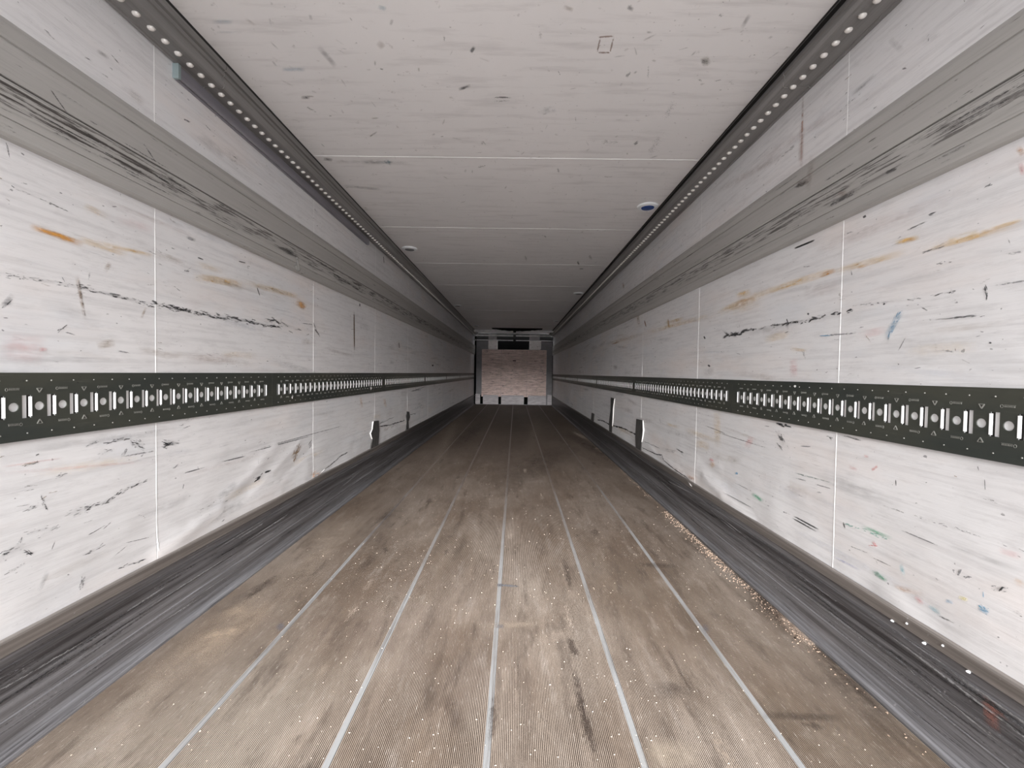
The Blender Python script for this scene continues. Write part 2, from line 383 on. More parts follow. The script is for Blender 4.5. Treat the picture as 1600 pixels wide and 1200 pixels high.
# ceiling
mb = MB(); mb.box(-W-.07, W+.07, YB, YE, ZC + 0.013, ZC + 0.07)
ceiling = mb.build('ceiling', M_ceil); tag(ceiling, kind='structure')
cy0, cdy = 2.52, 1.211
for k in range(-4, 10):
    a = max(YB, cy0 + k*cdy) + 0.0015; b = min(YE, cy0 + (k+1)*cdy) - 0.0015
    if b - a < .05: continue
    mb = MB(); mb.box(-W, W, a, b, ZC, ZC + 0.012); mb.build('ceiling_panel', M_ceil, ceiling)
    y = cy0 + k*cdy
    if y > YB + .1:
        mb = MB(); mb.box(-W, W, y - .0034, y + .0034, ZC - 0.0016, ZC + 0.003); mb.build('joint_bead', M_joint, ceiling)

# floor
mb = MB(); mb.box(-W-.07, W+.07, YB, YE + .4, -0.06, -0.0042)
floor = mb.build('floor', M_groove); tag(floor, kind='structure')
STRIPX = [-0.81, -0.405, 0.0, 0.405, 0.81]; SW = 0.009
edges = [-1.222] + STRIPX + [1.222]
def plank(x0, x1):
    n = max(1, round((x1 - x0) / 0.0051)); p = (x1 - x0) / n; prof = []
    for i in range(n):
        a = x0 + i*p
        prof += [(a, -.0024), (a + p*.26, -.0024), (a + p*.40, 0.0), (a + p*.86, 0.0)]
    prof.append((x1, -.0024)); v = []; f = []; m = len(prof); NS = 12
    for k in range(NS + 1):
        y = YB + (YE - YB) * k / NS; v += [(x, y, z) for x, z in prof]
    for k in range(NS):
        for i in range(m-1): f.append((k*m+i, k*m+i+1, (k+1)*m+i+1, (k+1)*m+i))
    return mesh('floor_plank', v, f, M_floor, floor)
for i in range(6):
    plank(edges[i] + (SW if i else 0) , edges[i+1] - (SW if i < 5 else 0))
for x in STRIPX:
    extrude('joint_strip', [(x-SW, -.004), (x-SW, .0004), (x-SW+.001, .0012), (x+SW-.001, .0012), (x+SW, .0004), (x+SW, -.004)], YB, YE, M_strip, floor)

# kick plates
for s in (-1, 1):
    prof = [(0.0, .306), (.010, .304), (.013, .299), (.013, .268), (.009, .264), (.006, .258), (.006, .235), (.0085, .232), (.0085, .150), (.0065, .147),
            (.0065, .100), (.009, .097), (.009, .045), (.012, .028), (.020, .016), (.030, .012), (.032, .006), (.032, -.003)]
    extrude('baseboard_' + side_name(s), [(s*(W - o - .0), z) for o, z in prof], YB, YE, M_kick, segs=6).__setitem__('kind', 'structure')

# rub rails
def rub(s, n):
    z0, z1 = ZR0, ZR1
    prof = [(0, z0), (.012, z0 + .004), (.016, z0 + .012), (.016, 1.612), (.013, 1.613), (.013, 1.616), (.016, 1.617), (.018, 1.66), (.018, 1.7085),
            (.012, 1.7095), (.012, 1.7135), (.018, 1.7145), (.018, 1.80), (.014, 1.802), (.014, 1.806), (.018, 1.808), (.018, 1.838), (.015, 1.84), (.015, 1.843), (.015, 1.844), (.009, 1.858), (0, z1)]
    o = extrude('trim_%d' % n, [(s*(W - a), z) for a, z in prof], YB, YE, M_rub, segs=8); tag(o, kind='structure')
    for zz, w in ((1.7115, .0024), (1.8045, .0015)):
        mb = MB(); mb.box(s*(W-.0122), s*(W-.0126), YB, YE, zz - w*.8, zz + w*.8); mb.build('groove_line', M_groove, o)
    return o
rubL = rub(-1, 1); rubR = rub(1, 2)

# ------------------------------------------------------------------ load tracks
PITCH = 0.0603; NSLOT = 31; PLEN = 1.9305; HWS = 0.0118
def track_panel_mesh(s):
    """one punched length, local origin at its first slot centre, on the wall plane; x grows into the room"""
    mb = MB(); T = 0.0065; HW = 0.0115; HH = 0.030; zc = 0.0; top = 0.089; bot = -0.089
    X = lambda d: -s * d
    y_start = -0.0605; y_end = PITCH * (NSLOT - 1) + 0.0605
    ys = [y_start, -HW]
    def q(y0, y1, z0, z1, d=T): mb.face([(X(d), y0, z0), (X(d), y1, z0), (X(d), y1, z1), (X(d), y0, z1)] if s < 0 else [(X(d), y0, z1), (X(d), y1, z1), (X(d), y1, z0), (X(d), y0, z0)])
    q(y_start, -HW, -HH, HH); q(PITCH*(NSLOT-1) + HW, y_end, -HH, HH)
    q(y_start, y_end, HH, top); q(y_start, y_end, bot, -HH)
    # returns to the wall, above and below and at the ends
    for z in (top, bot): mb.face([(X(T), y_start, z), (X(T), y_end, z), (0, y_end, z), (0, y_start, z)])
    for y in (y_start, y_end): mb.face([(X(T), y, bot), (X(T), y, top), (0, y, top), (0, y, bot)])
    ca = math.atan2(HH, PITCH/2 - HW); N = 16
    angs = sorted([ca, math.pi - ca, math.pi + ca, 2*math.pi - ca] + [2*math.pi*i/N for i in range(N)])
    r = 0.0118
    for k in range(NSLOT):
        yc = k * PITCH
        # slot rim
        for (a, b) in (((yc-HW, -HH), (yc+HW, -HH)), ((yc+HW, -HH), (yc+HW, HH)), ((yc+HW, HH), (yc-HW, HH)), ((yc-HW, HH), (yc-HW, -HH))):
            mb.face([(X(T), a[0], a[1]), (X(T), b[0], b[1]), (X(T-.003), b[0], b[1]), (X(T-.003), a[0], a[1])])
        if k == NSLOT - 1: continue
        hc = yc + PITCH/2; hx = PITCH/2 - HW
        for i in range(len(angs)):
            t0 = angs[i]; t1 = angs[(i+1) % len(angs)]
            def outer(t):
                c, sn = math.cos(t), math.sin(t); m = min(hx/abs(c) if abs(c) > 1e-6 else 9, HH/abs(sn) if abs(sn) > 1e-6 else 9); return hc + c*m, sn*m
            o0, o1 = outer(t0), outer(t1); i0 = (hc + r*math.cos(t0), r*math.sin(t0)); i1 = (hc + r*math.cos(t1), r*math.sin(t1))
            mb.face([(X(T), *o0), (X(T), *o1), (X(T), *i1), (X(T), *i0)])
            mb.face([(X(T), *i0), (X(T), *i1), (X(T-.0025), *i1), (X(T-.0025), *i0)])
    return mb
def marks_mesh(s, dens=True):
    mb = MB(); X = lambda d: -s * d; T = 0.0066
    def bar(y0, z0, y1, z1, w=.0008, h=.0009):
        d = Vector((y1-y0, z1-z0)).normalized(); n = Vector((-d.y, d.x)) * w
        p = [(y0+n.x, z0+n.y), (y1+n.x, z1+n.y), (y1-n.x, z1-n.y), (y0-n.x, z0-n.y)]
        mb.face([(X(T+h), *c) for c in p])
        for i in range(4): mb.face([(X(T+h), *p[i]), (X(T+h), *p[(i+1) % 4]), (X(T-.0005), *p[(i+1) % 4]), (X(T-.0005), *p[i])])
    for k in range(NSLOT - 1):
        hc = k*PITCH + PITCH/2
        if k % 2 == 0:
            for g in (1, -1):                           # stamped wedge, point towards the hole
                zt = g*.0475; bar(hc-.0065, zt, hc, zt - g*.011, .0014); bar(hc+.0065, zt, hc, zt - g*.011, .0009); bar(hc-.0065, zt, hc+.0065, zt, .0007)
        else:
            for g in (1, -1):                           # stamped maker's mark: small ring and a worn line of letters
                z = g*.0455; y = hc - .020*(-s)*g*-1
                for i in range(8):
                    a0, a1 = i*math.pi/4, (i+1)*math.pi/4; yc = hc + s*g*.0155
                    bar(yc + .003*math.cos(a0), z + .004*math.sin(a0), yc + .003*math.cos(a1), z + .004*math.sin(a1), .00035, .0006)
                for i in range(7):
                    yy = hc + s*g*(.009 - i*.0034); bar(yy, z - .002, yy, z + .0022, .0006, .0006)
                bar(hc + s*g*.0105, z + .0036, hc - s*g*.0135, z + .0036, .00035, .0006)
    return mb
def rivets_mesh(s):
    mb = MB()
    for k in range(NSLOT):
        for z in (.068, -.070):
            mb.tube((-s*.006, k*PITCH, z), (-s*.0085, k*PITCH, z), .0024, 6, r2=.0012)
    return mb
for s in (-1, 1):
    y1 = 2.333 if s < 0 else 2.384
    root = empty('load_track', (s*W, y1 - PLEN, 0.893),
                 'dark green punched steel load track along the %s white wall' % side_name(s), 'cargo track')
    pm = track_panel_mesh(s); mm = marks_mesh(s); rm = rivets_mesh(s)
    lip = MB(); X = lambda d: -s*d
    n = 6; prev = None
    for i in range(n + 1):                              # rolled lip on the far side of every slot
        t = math.pi * 0.5 * i / n; p = (X(.0075 - .0030*(1-math.cos(t))), .0112 - .0062*math.sin(t))
        if prev: lip.face([(prev[0], prev[1], -.026), (p[0], p[1], -.026), (p[0], p[1], .026), (prev[0], prev[1], .026)])
        prev = p
    pan0 = rv0 = mk0 = lip0 = None; cnt = 0
    for k in range(-1, 7):
        if y1 + k*PLEN - .06 > YE - .3: break
        if pan0 is None:
            bk = MB(); bk.box(-s*.0002, -s*.0008, -.055, PITCH*(NSLOT-1)+.055, -.034, .034, 1)  # dark sheet paints the shade in the gap beside each lip
            for q in range(-1, NSLOT): bk.box(-s*.0009, -s*.0030, max(-.055, q*PITCH + HWS), min((q+1)*PITCH + .0012, PITCH*(NSLOT-1)+.055), -.034, .034, 0)  # bright plates added to lighten the slot recesses
            bk0 = bk.build('added_slot_backing', [M_bright, M_groove], root); bko = bk0
            pan = pan0 = pm.build('track_panel', M_track, root); rv = rv0 = rm.build('rivet_row', M_emboss, root); mk = mk0 = mm.build('stamped_marks', M_emboss, root)
            tag(rv, kind='stuff'); tag(mk, kind='stuff')
        else: bko = dup(bk0, root); pan = dup(pan0, root); rv = dup(rv0, root); mk = dup(mk0, root)
        ylocal = (k + 1) * PLEN
        for o in (pan, rv, mk, bko): o.location = (0, ylocal, 0)
        for j in range(NSLOT):
            if ylocal + root.location.y + j*PITCH > YE - .12: continue
            if lip0 is None: o = lip0 = lip.build('slot_lip', M_bright, pan)
            else: o = dup(lip0, pan)
            o.location = (0, j*PITCH, 0); cnt += 1
# the last length is cut at the bulkhead: handled by stopping before it

# ------------------------------------------------------------------ ceiling rails
RAIL = {-1: (2.135, .094, .107), 1: (2.162, .116, .138)}
for s in (-1, 1):
    zb, d1, d2 = RAIL[s]
    root = empty('ceiling_rail', (s*W, YB, zb), 'dark aluminium rail with a row of pale studs along the %s ceiling corner' % side_name(s), 'rail')
    P = [(0, 0), (.006, -.004), (.014, -.004), (.016, .002), (.030, .002), (d1-.024, .002), (d1-.022, -.005), (d1-.002, -.005), (d1+.002, .000), (d1+.003, .018),
         (d1-.003, .022), (d1-.002, .040), (d1+.003, .044), (d1+.004, .058), (d1, .061), (d2-.003, .064), (d2, ZC - zb - .014), (d2 - .012, ZC - zb - .011)]
    cuts = [0.0, 1.766 - YB, 1.766 - YB + 5.9, YE - YB]
    for a, b in zip(cuts, cuts[1:]):
        extrude('rail_section', [(-s*o, z) for o, z in P], a + .0006, b - .0006, M_rail, root, segs=3)
    mb = MB(); mb.box(-s*(d2-.020), -s*(d2-.002), 0, YE-YB, ZC-zb-.016, ZC-zb-.0005); mb.build('gap_shade', M_black, root)  # black strip standing in for the shadow between rail and ceiling
    mb = MB()                                           # domed stud, 10 sides
    rings = [(.0135, 0.0), (.0125, -.004), (.009, -.0075), (.004, -.009)]; N = 10
    for r, z in rings:
        for i in range(N): mb.v.append((r*math.cos(2*math.pi*i/N), r*math.sin(2*math.pi*i/N)*.82, z))
    for a in range(3):
        for i in range(N): j = (i+1) % N; mb.f.append((a*N+i, a*N+j, (a+1)*N+j, (a+1)*N+i)); mb.m.append(0)
    mb.f.append(tuple(range(3*N, 4*N))); mb.m.append(0)
    st0 = None
    yst = {-1: 1.352, 1: 1.310}[s] - YB
    k0 = -8
    for k in range(k0, 206):
        y = yst + k * .0576
        if y > YE - YB - .4: break
        if st0 is None: o = st0 = mb.build('stud', M_stud, root, True)
        else: o = dup(st0, root)
        o.location = (-s*(d1 - .027 - .013), y, .002)

# lamp bar under the left rail
ya, yb = on_wall(279, 118, -1, .02)[0], on_wall(576, 380, -1, .02)[0]
root = empty('light_bar', (-W, ya, 2.077), 'long slim grey light bar fixed to the left wall under the studded rail', 'lamp')
extrude('housing', [(0, .052), (.016, .052), (.021, .047), (.021, .012), (.019, .004), (.014, .004), (.013, .008), (.009, .008), (.008, .002), (.003, 0), (0, 0)], 0.006, yb - ya, M_lampbar, root, close=True)
mb = MB(); mb.box(0, .023, -.004, .008, -.001, .055, bev=.002); tag(mb.build('end_cap', M_teal, root), 'teal grey end cap')
mb = MB(); mb.box(0, .023, yb-ya-.001, yb-ya+.008, -.001, .055, bev=.002); mb.build('end_cap', M_lampbar, root)

# round ceiling fittings
def disc(px, py, lens, label, k):
    x, y = on_z(px, py, ZC)
    root = empty('ceiling_lamp', (x, y, ZC), label, 'ceiling lamp', 'round fittings on the ceiling')
    def lathe(rs, N=28):
        m = MB()
        for r, z in rs:
            for i in range(N): m.v.append((r*math.cos(2*math.pi*i/N), r*math.sin(2*math.pi*i/N), z))
        for a in range(len(rs)-1):
            for i in range(N): j = (i+1) % N; m.f.append((a*N+i, a*N+j, (a+1)*N+j, (a+1)*N+i)); m.m.append(0)
        m.f.append(tuple((len(rs)-1)*N + i for i in range(N))); m.m.append(0); return m
    lathe([(.076, 0), (.076, -.006), (.070, -.012), (.052, -.016), (.046, -.012)]).build('rim', M_lampwhite, root, False)
    tag(lathe([(.046, -.012), (.044, -.0165), (.02, -.018)]).build('lens', lens, root), ('deep blue lens' if lens is M_blue else 'grey lens'))
disc(1012, 322, M_blue, 'round white ceiling fitting with a deep blue lens beside the right rail', 0)
disc(640, 388, M_lens, 'round white ceiling fitting with a grey lens, nearest one by the left rail', 1)
disc(904, 458, M_lens, 'small round white ceiling fitting by the right rail, next after the blue one', 2)
disc(715, 477, M_lens, 'second round white ceiling fitting by the left rail, farther than the grey-lensed one', 3)
disc(870, 501.5, M_lens, 'farthest round ceiling fitting by the right rail, close to the front bulkhead', 4)
disc(744, 508.5, M_lens, 'farthest round ceiling fitting by the left rail, close to the front bulkhead', 5)

# ------------------------------------------------------------------ bulkhead
YW = YE
def bx(px): return on_y(px, 580, YW)[0]
def bz(py): return on_y(803, py, YW)[1]
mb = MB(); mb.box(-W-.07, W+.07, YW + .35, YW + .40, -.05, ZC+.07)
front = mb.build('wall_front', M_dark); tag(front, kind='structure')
mb = MB(); xL, xR = bx(743.5), bx(863.5); oL, oR = bx(777), bx(827); zt = 1.99
mb.box(-W-.02, oL, YW, YW+.03, 0, zt); mb.build('bulkhead_panel', M_frame, front)
mb = MB(); mb.box(oR, W+.02, YW, YW+.03, 0, zt); mb.build('bulkhead_panel', M_frame, front)
mb = MB(); mb.box(oL, oR, YW, YW+.03, 0, 1.70); mb.build('bulkhead_panel', M_frame, front)
# corner posts in front of the panels' outer edges
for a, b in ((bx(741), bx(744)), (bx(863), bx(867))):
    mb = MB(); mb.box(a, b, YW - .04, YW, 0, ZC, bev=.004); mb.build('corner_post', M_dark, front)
# low grey blocks and return air panels
zb0, zb1 = .02, bz(617.5)
for i, (a, b) in enumerate(((743.5, 750.5), (755.5, 779), (784, 819), (825.5, 853.5), (856, 862.5))):
    mb = MB(); mb.box(bx(a), bx(b), YW - .05, YW, zb0, zb1 + (.03 if i in (0, 4) else 0), bev=.008); mb.build('return_air_panel', M_grille, front)
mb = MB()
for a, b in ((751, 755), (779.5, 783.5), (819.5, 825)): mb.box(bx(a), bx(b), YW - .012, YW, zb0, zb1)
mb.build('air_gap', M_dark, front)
# plywood facing
root = empty('bulkhead_board', (0, YW - .02, bz(620)), 'worn pinkish brown plywood board covering the grey front bulkhead', 'board')
z0, z1 = 0, bz(546.6) - bz(620); xs = [bx(752.7), bx(783), bx(823), bx(853.7)]
for a, b in zip(xs, xs[1:]):
    mb = MB(); mb.box(a + .002, b - .002, -.025, 0, z0, z1, bev=.003); mb.build('plywood_sheet', M_ply, root)
mb = MB(); mb.box(bx(801), bx(806), -.030, -.025, z1*.755, z1*.775); mb.build('hand_slot', M_dark, root)
for px in (757, 783, 823, 849):
    mb = MB()
    for zz in (.06, z1*.5, z1 - .06): mb.tube((bx(px), -.024, zz), (bx(px), -.031, zz), .010, 8)
    mb.build('screw_heads', M_frame, root)
# white posts either side of the dark opening
for a, b, sd_ in ((762.8, 777, 'left'), (826.5, 844.5, 'right')):
    o = empty('bulkhead_post', ((bx(a)+bx(b))/2, YW - .05, bz(546.3)), 'scuffed white block standing %s of the dark opening above the plywood board' % sd_, 'post')
    w = (bx(b) - bx(a)) / 2; h = bz(532.5) - bz(546.3)
    mb = MB(); mb.box(-w, w, -.05, .05, 0, h, bev=.01); mb.build('front_face', M_post, o)
    mb = MB(); mb.box(-w, w*.75, -.02, .04, h + .03, h + .19, bev=.01); mb.build('upper_bracket', M_grille, o)

# telescopic load beams stored across the front
for i, (py, Y, r, lab) in enumerate(((517.6, 12.3, .030, 'topmost and brightest load beam spanning the ceiling rails in front of bulkhead'),
                                     (524.8, 12.8, .020, 'middle dark load beam spanning under the topmost one in front of bulkhead'),
                                     (532.0, 13.2, .017, 'lowest thin load beam crossing in front of the dark bulkhead opening'))):
    z = on_y(805, py, Y)[1]
    o = empty('load_beam', (0, Y, z), lab, 'beam', 'telescopic load beams stored at the front')
    mb = MB(); mb.box(-W + .10, .02, -r*.8, r*.8, -r, r, bev=.004); mb.build('outer_tube', M_beam, o)
    mb = MB(); mb.box(.02, W - .10, -r*.65, r*.65, -r*.8, r*.8, bev=.003); mb.build('inner_tube', M_beam, o)
    for sx_ in (-1, 1):
        mb = MB(); mb.box(sx_*(W-.10), sx_*(W-.02), -.03, .03, -r*1.2, r*1.2, bev=.004); mb.build('end_bracket', M_rail, o)
    mb = MB(); mb.box(-.02, .06, -r, r, -r*1.25, r*1.25, bev=.003); mb.build('clamp', M_black, o)
# sagging black air duct on the ceiling
N = 20; v = []; f = []
x0, _ = on_y(768, 515, 11.9); x1, _ = on_y(848, 515, 11.9); y0, y1 = 11.9, 12.22
for j, y in enumerate((y0, (y0*3+y1)/4, (y0+y1)/2, (y0+3*y1)/4, y1)):
    for i in range(N+1):
        t = i / N; x = x0 + (x1-x0)*t; v.append((x, y, ZC - .002 - .070*math.sin(math.pi*t)**0.8 * (0.55 + .45*math.sin(math.pi*j/4 + .3)) + .006*math.sin(i*2.3 + j)))
for j in range(4):
    for i in range(N): a = j*(N+1)+i; f.append((a, a+1, a+N+2, a+N+1))
for j in (0, 4):
    n = len(v); b0 = j*(N+1); v += [(v[b0+i][0], v[b0+i][1], ZC - .001) for i in range(N+1)]
    for i in range(N): f.append((b0+i, b0+i+1, n+i+1, n+i))
o = mesh('air_duct', v, f, M_fabric, None, True); tag(o, 'sagging black fabric air duct under the ceiling near the front bulkhead', 'air duct')

# ------------------------------------------------------------------ torn skin, cracks
def crop(ox, oy, k, pts): return [(ox + x/k, oy + y/k) for x, y in pts]
def tear(s, wallo, pts, flap=True):
    P = [on_wall(x, y, s) for x, y in pts]; n = len(P); v = []; f = []
    for d in (-.004, .0075):
        for y, z in P: v.append((s*(W - d - dent(s, y, z)*0), y, z))
    f.append(tuple(range(n, 2*n)))
    for i in range(n): j = (i+1) % n; f.append((i, j, n+j, n+i))
    mesh('exposed_core', v, f, M_core, wallo)
    if flap:                                            # curled torn edge on the near side
        E = P[-3:] if s > 0 else P[-4:]
        v = []; f = []
        for i, (y, z) in enumerate(E):
            c = .003 + .005*(i % 2)
            v += [(s*(W-.001), y - .010, z), (s*(W-.004-c), y - .002, z), (s*(W-.008), y + .002, z)]
        for i in range(len(E)-1):
            for j in range(2): f.append((3*i+j, 3*i+j+1, 3*i+j+4, 3*i+j+3))
        mesh('torn_flap', v, f, M_flap, wallo)
c3 = lambda p: crop(400, 560, 4.444, p); c4 = lambda p: crop(840, 560, 4.444, p)
tear(-1, wallL, c3([(848,432),(852,495),(845,602),(792,634),(803,560),(790,520),(805,490),(808,437)]))
tear(-1, wallL, c3([(1060,370),(1066,405),(1056,440),(1058,487),(1038,500),(1043,430),(1040,400),(1045,368)]), False)
tear(1, wallR, c4([(690,420),(683,540),(686,625),(722,645),(727,580),(740,500),(735,430)]))
tear(1, wallR, c4([(512,272),(510,360),(500,440),(500,505),(518,515),(522,470),(530,350),(538,278)]))
tear(1, wallR, c4([(378,378),(374,425),(392,438),(396,385)]), False)
def crack(s, wallo, pts, w0=1.0, seg=10, mat=None, name='crack', d=.0042):
    P = []
    for (xa, ya_), (xb, yb_) in zip(pts, pts[1:]):
        for i in range(seg): t = i/seg; P.append((xa + (xb-xa)*t + random.uniform(-.5,.5), ya_ + (yb_-ya_)*t + random.uniform(-.5,.5)))
    P.append(pts[-1]); v = []; f = []
    for i, (x, y) in enumerate(P):
        w = w0 * random.uniform(.3, 1.1) * (0.2 if i in (0, len(P)-1) else 1)
        for g in (-1, 1):
            yy, zz = on_wall(x, y + g*w*.5, s); v.append((s*(W - max(0, dent(s, yy, zz)) - d*.25), yy, zz))
    for i in range(len(P)-1): f.append((2*i, 2*i+1, 2*i+3, 2*i+2))
    mesh(name, v, f, mat or M_crack, wallo)
crack(-1, wallL, c3([(465,780),(520,738),(550,712),(590,675),(635,652)]), 1.6)
crack(-1, wallL, c3([(855,475),(930,462),(1000,440),(1032,430)]), 1.6); crack(-1, wallL, c3([(855,455),(960,405)]), .8)
crack(-1, wallL, c3([(1068,390),(1110,385)]), .8); crack(-1, wallL, c3([(1080,225),(1180,195)]), .7)
crack(1, wallR, c4([(725,618),(790,650),(830,668),(868,672),(882,712),(950,768),(1050,838)]), 1.9)
crack(1, wallR, c4([(522,465),(600,488),(650,512),(686,530)]), 2.6); crack(1, wallR, c4([(415,425),(450,432),(500,458)]), 2.2)
crack(1, wallR, c4([(740,575),(850,625)]), .8); crack(1, wallR, c4([(965,628),(1015,656)]), 2.0)
crack(1, wallR, c4([(628,300),(632,385)]), .8)
def shards(s, px, py, n, mat, parent, spread=6, name='splinter'):
    mb = MB()
    for i in range(n):
        y, z = on_wall(px + random.uniform(-spread, spread), py + random.uniform(-spread*.6, spread*.4), s)
        a = random.uniform(-.8, .8); L = random.uniform(.008, .03); dy, dz = math.sin(a)*L*2, math.cos(a)*L
        x = s*(W - .004); x2 = s*(W - random.uniform(.012, .028))
        mb.face([(x, y-.003, z), (x, y+.003, z), (x2, y+dy+.001, z+dz)]); mb.face([(x, y-.003, z-.004), (x2, y+dy, z+dz), (x, y+.003, z)])
    mb.build(name, mat, parent)
shards(-1, 491, 743, 12, M_splint, wallL); shards(-1, 496, 740, 4, M_flap, wallL)
shards(1, 1082, 748, 8, M_splint, wallR, 4); shards(1, 1087, 760, 6, M_flap, wallR, 5)

# paper scraps and flakes
def scrap(s, px, py, w, h, label, off=.0105):
    y, z = on_wall(px, py, s, off); x = s*(W - off)
    o = empty('paper_scrap', (x, y, z), label, 'scrap'); N = 7; pts = []
    for i in range(N): a = 2*math.pi*i/N; k = random.uniform(.7, 1.15); pts.append((-s*random.uniform(.0005, .003), w*k*math.cos(a), h*k*math.sin(a)))
    v = pts + [(p[0] + s*.0006, p[1], p[2]) for p in pts]; f = [tuple(range(N)), tuple(range(2*N-1, N-1, -1))] + [(i, (i+1) % N, N+(i+1) % N, N+i) for i in range(N)]
    m = mesh('torn_sheet', v, f, M_paper, o)
scrap(1, 1242.5, 603.5, .0075, .006, 'tiny torn white sticker left on the top edge of the right load track')
scrap(-1, 579.5, 606.5, .020, .012, 'small torn white sticker on the lower half of the left load track')
scrap(-1, 456.5, 621, .007, .008, 'tiny white flake on the lower edge of the left load track')

kr = bpy.data.objects['baseboard_right']; kl = bpy.data.objects['baseboard_left']
for px, py in ((1395, 970), (1418.5, 974.5), (1444.5, 1005), (1475, 1009), (1513.5, 1049.5)):
    y, z = on_wall(px, py, 1, .010); mb = MB(); mb.tube((W-.009, y, z), (W-.016, y, z+.001), .0045, 7, r2=.002); mb.build('rivet', M_lampwhite, kr)

# ------------------------------------------------------------------ stains on the walls
BK = (.05, .05, .055); GR = (.26, .26, .27); LG = (.42, .42, .43); YE_ = (.78, .50, .16); OR = (.72, .36, .08); BR = (.36, .24, .15)
PK = (.80, .42, .42); BL = (.22, .42, .60); GN = (.22, .52, .36); TL = (.25, .55, .62); TN = (.48, .40, .33)
def marks(s, wallo, L):
    st = Stains(lambda a, b, off: (s*(W - off - (dent(s, a, b) if b > .26 else 0)), a, b))
    for (x0, y0, x1, y1, w, col, dens, hard) in L:
        a = Vector(on_wall(x0, y0, s)); b = Vector(on_wall(x1, y1, s)); mx, my = (x0+x1)/2, (y0+y1)/2
        d = Vector((x1-x0, y1-y0)).normalized(); n = Vector((-d.y, d.x)) * w/2
        c = Vector(on_wall(mx, my, s)); e = Vector(on_wall(mx + n.x, my + n.y, s)) - c
        lpx = math.hypot(x1-x0, y1-y0)
        if hard and w >= 3.5 and lpx > 7:
            hl = (b-a).length/2; fl = hl / lpx * 9
            st.swath((a+b)/2, (b-a)/2, e, col, dens, fl, int(2 + lpx * w * dens / 14))
            st.quad((a+b)/2, (b-a)/2, e*.8, col, dens*.28, False)
        else: st.quad((a+b)/2, (b-a)/2, e, col, dens, hard)
    # small scattered nicks and rub marks
    for i in range(520):
        y = 0.9 + 9*random.random()**1.3; z = random.choice((random.uniform(.32, .79), random.uniform(1.0, 1.55), random.uniform(1.0, 1.55), random.uniform(1.88, 2.1)))
        L_ = random.uniform(.004, .03); w_ = random.uniform(.0015, .004); a = random.gauss(0, .25)
        if random.random() < .1: a = random.uniform(1, 1.6); L_ *= .6
        col = random.choice((GR, GR, GR, BK, LG, LG, TN)); st.quad((y, z), (L_*math.cos(a), L_*math.sin(a)), (-w_*math.sin(a), w_*math.cos(a)), col, random.uniform(.25, .7), True)
    for i in range(70):
        y = 0.9 + 8*random.random()**1.3; z = random.choice((random.uniform(.32, .79), random.uniform(1.0, 1.55)))
        L_ = random.uniform(.06, .35); w_ = random.uniform(.006, .03); a = random.gauss(0, .04)
        col = random.choice((LG, LG, TN, (.62,.52,.5), (.55,.58,.66), YE_)); st.quad((y, z), (L_*math.cos(a), L_*math.sin(a)), (-w_*math.sin(a), w_*math.cos(a)), col, random.uniform(.15, .4), False)
    st.build('scuff_marks', wallo)
H, So = True, False
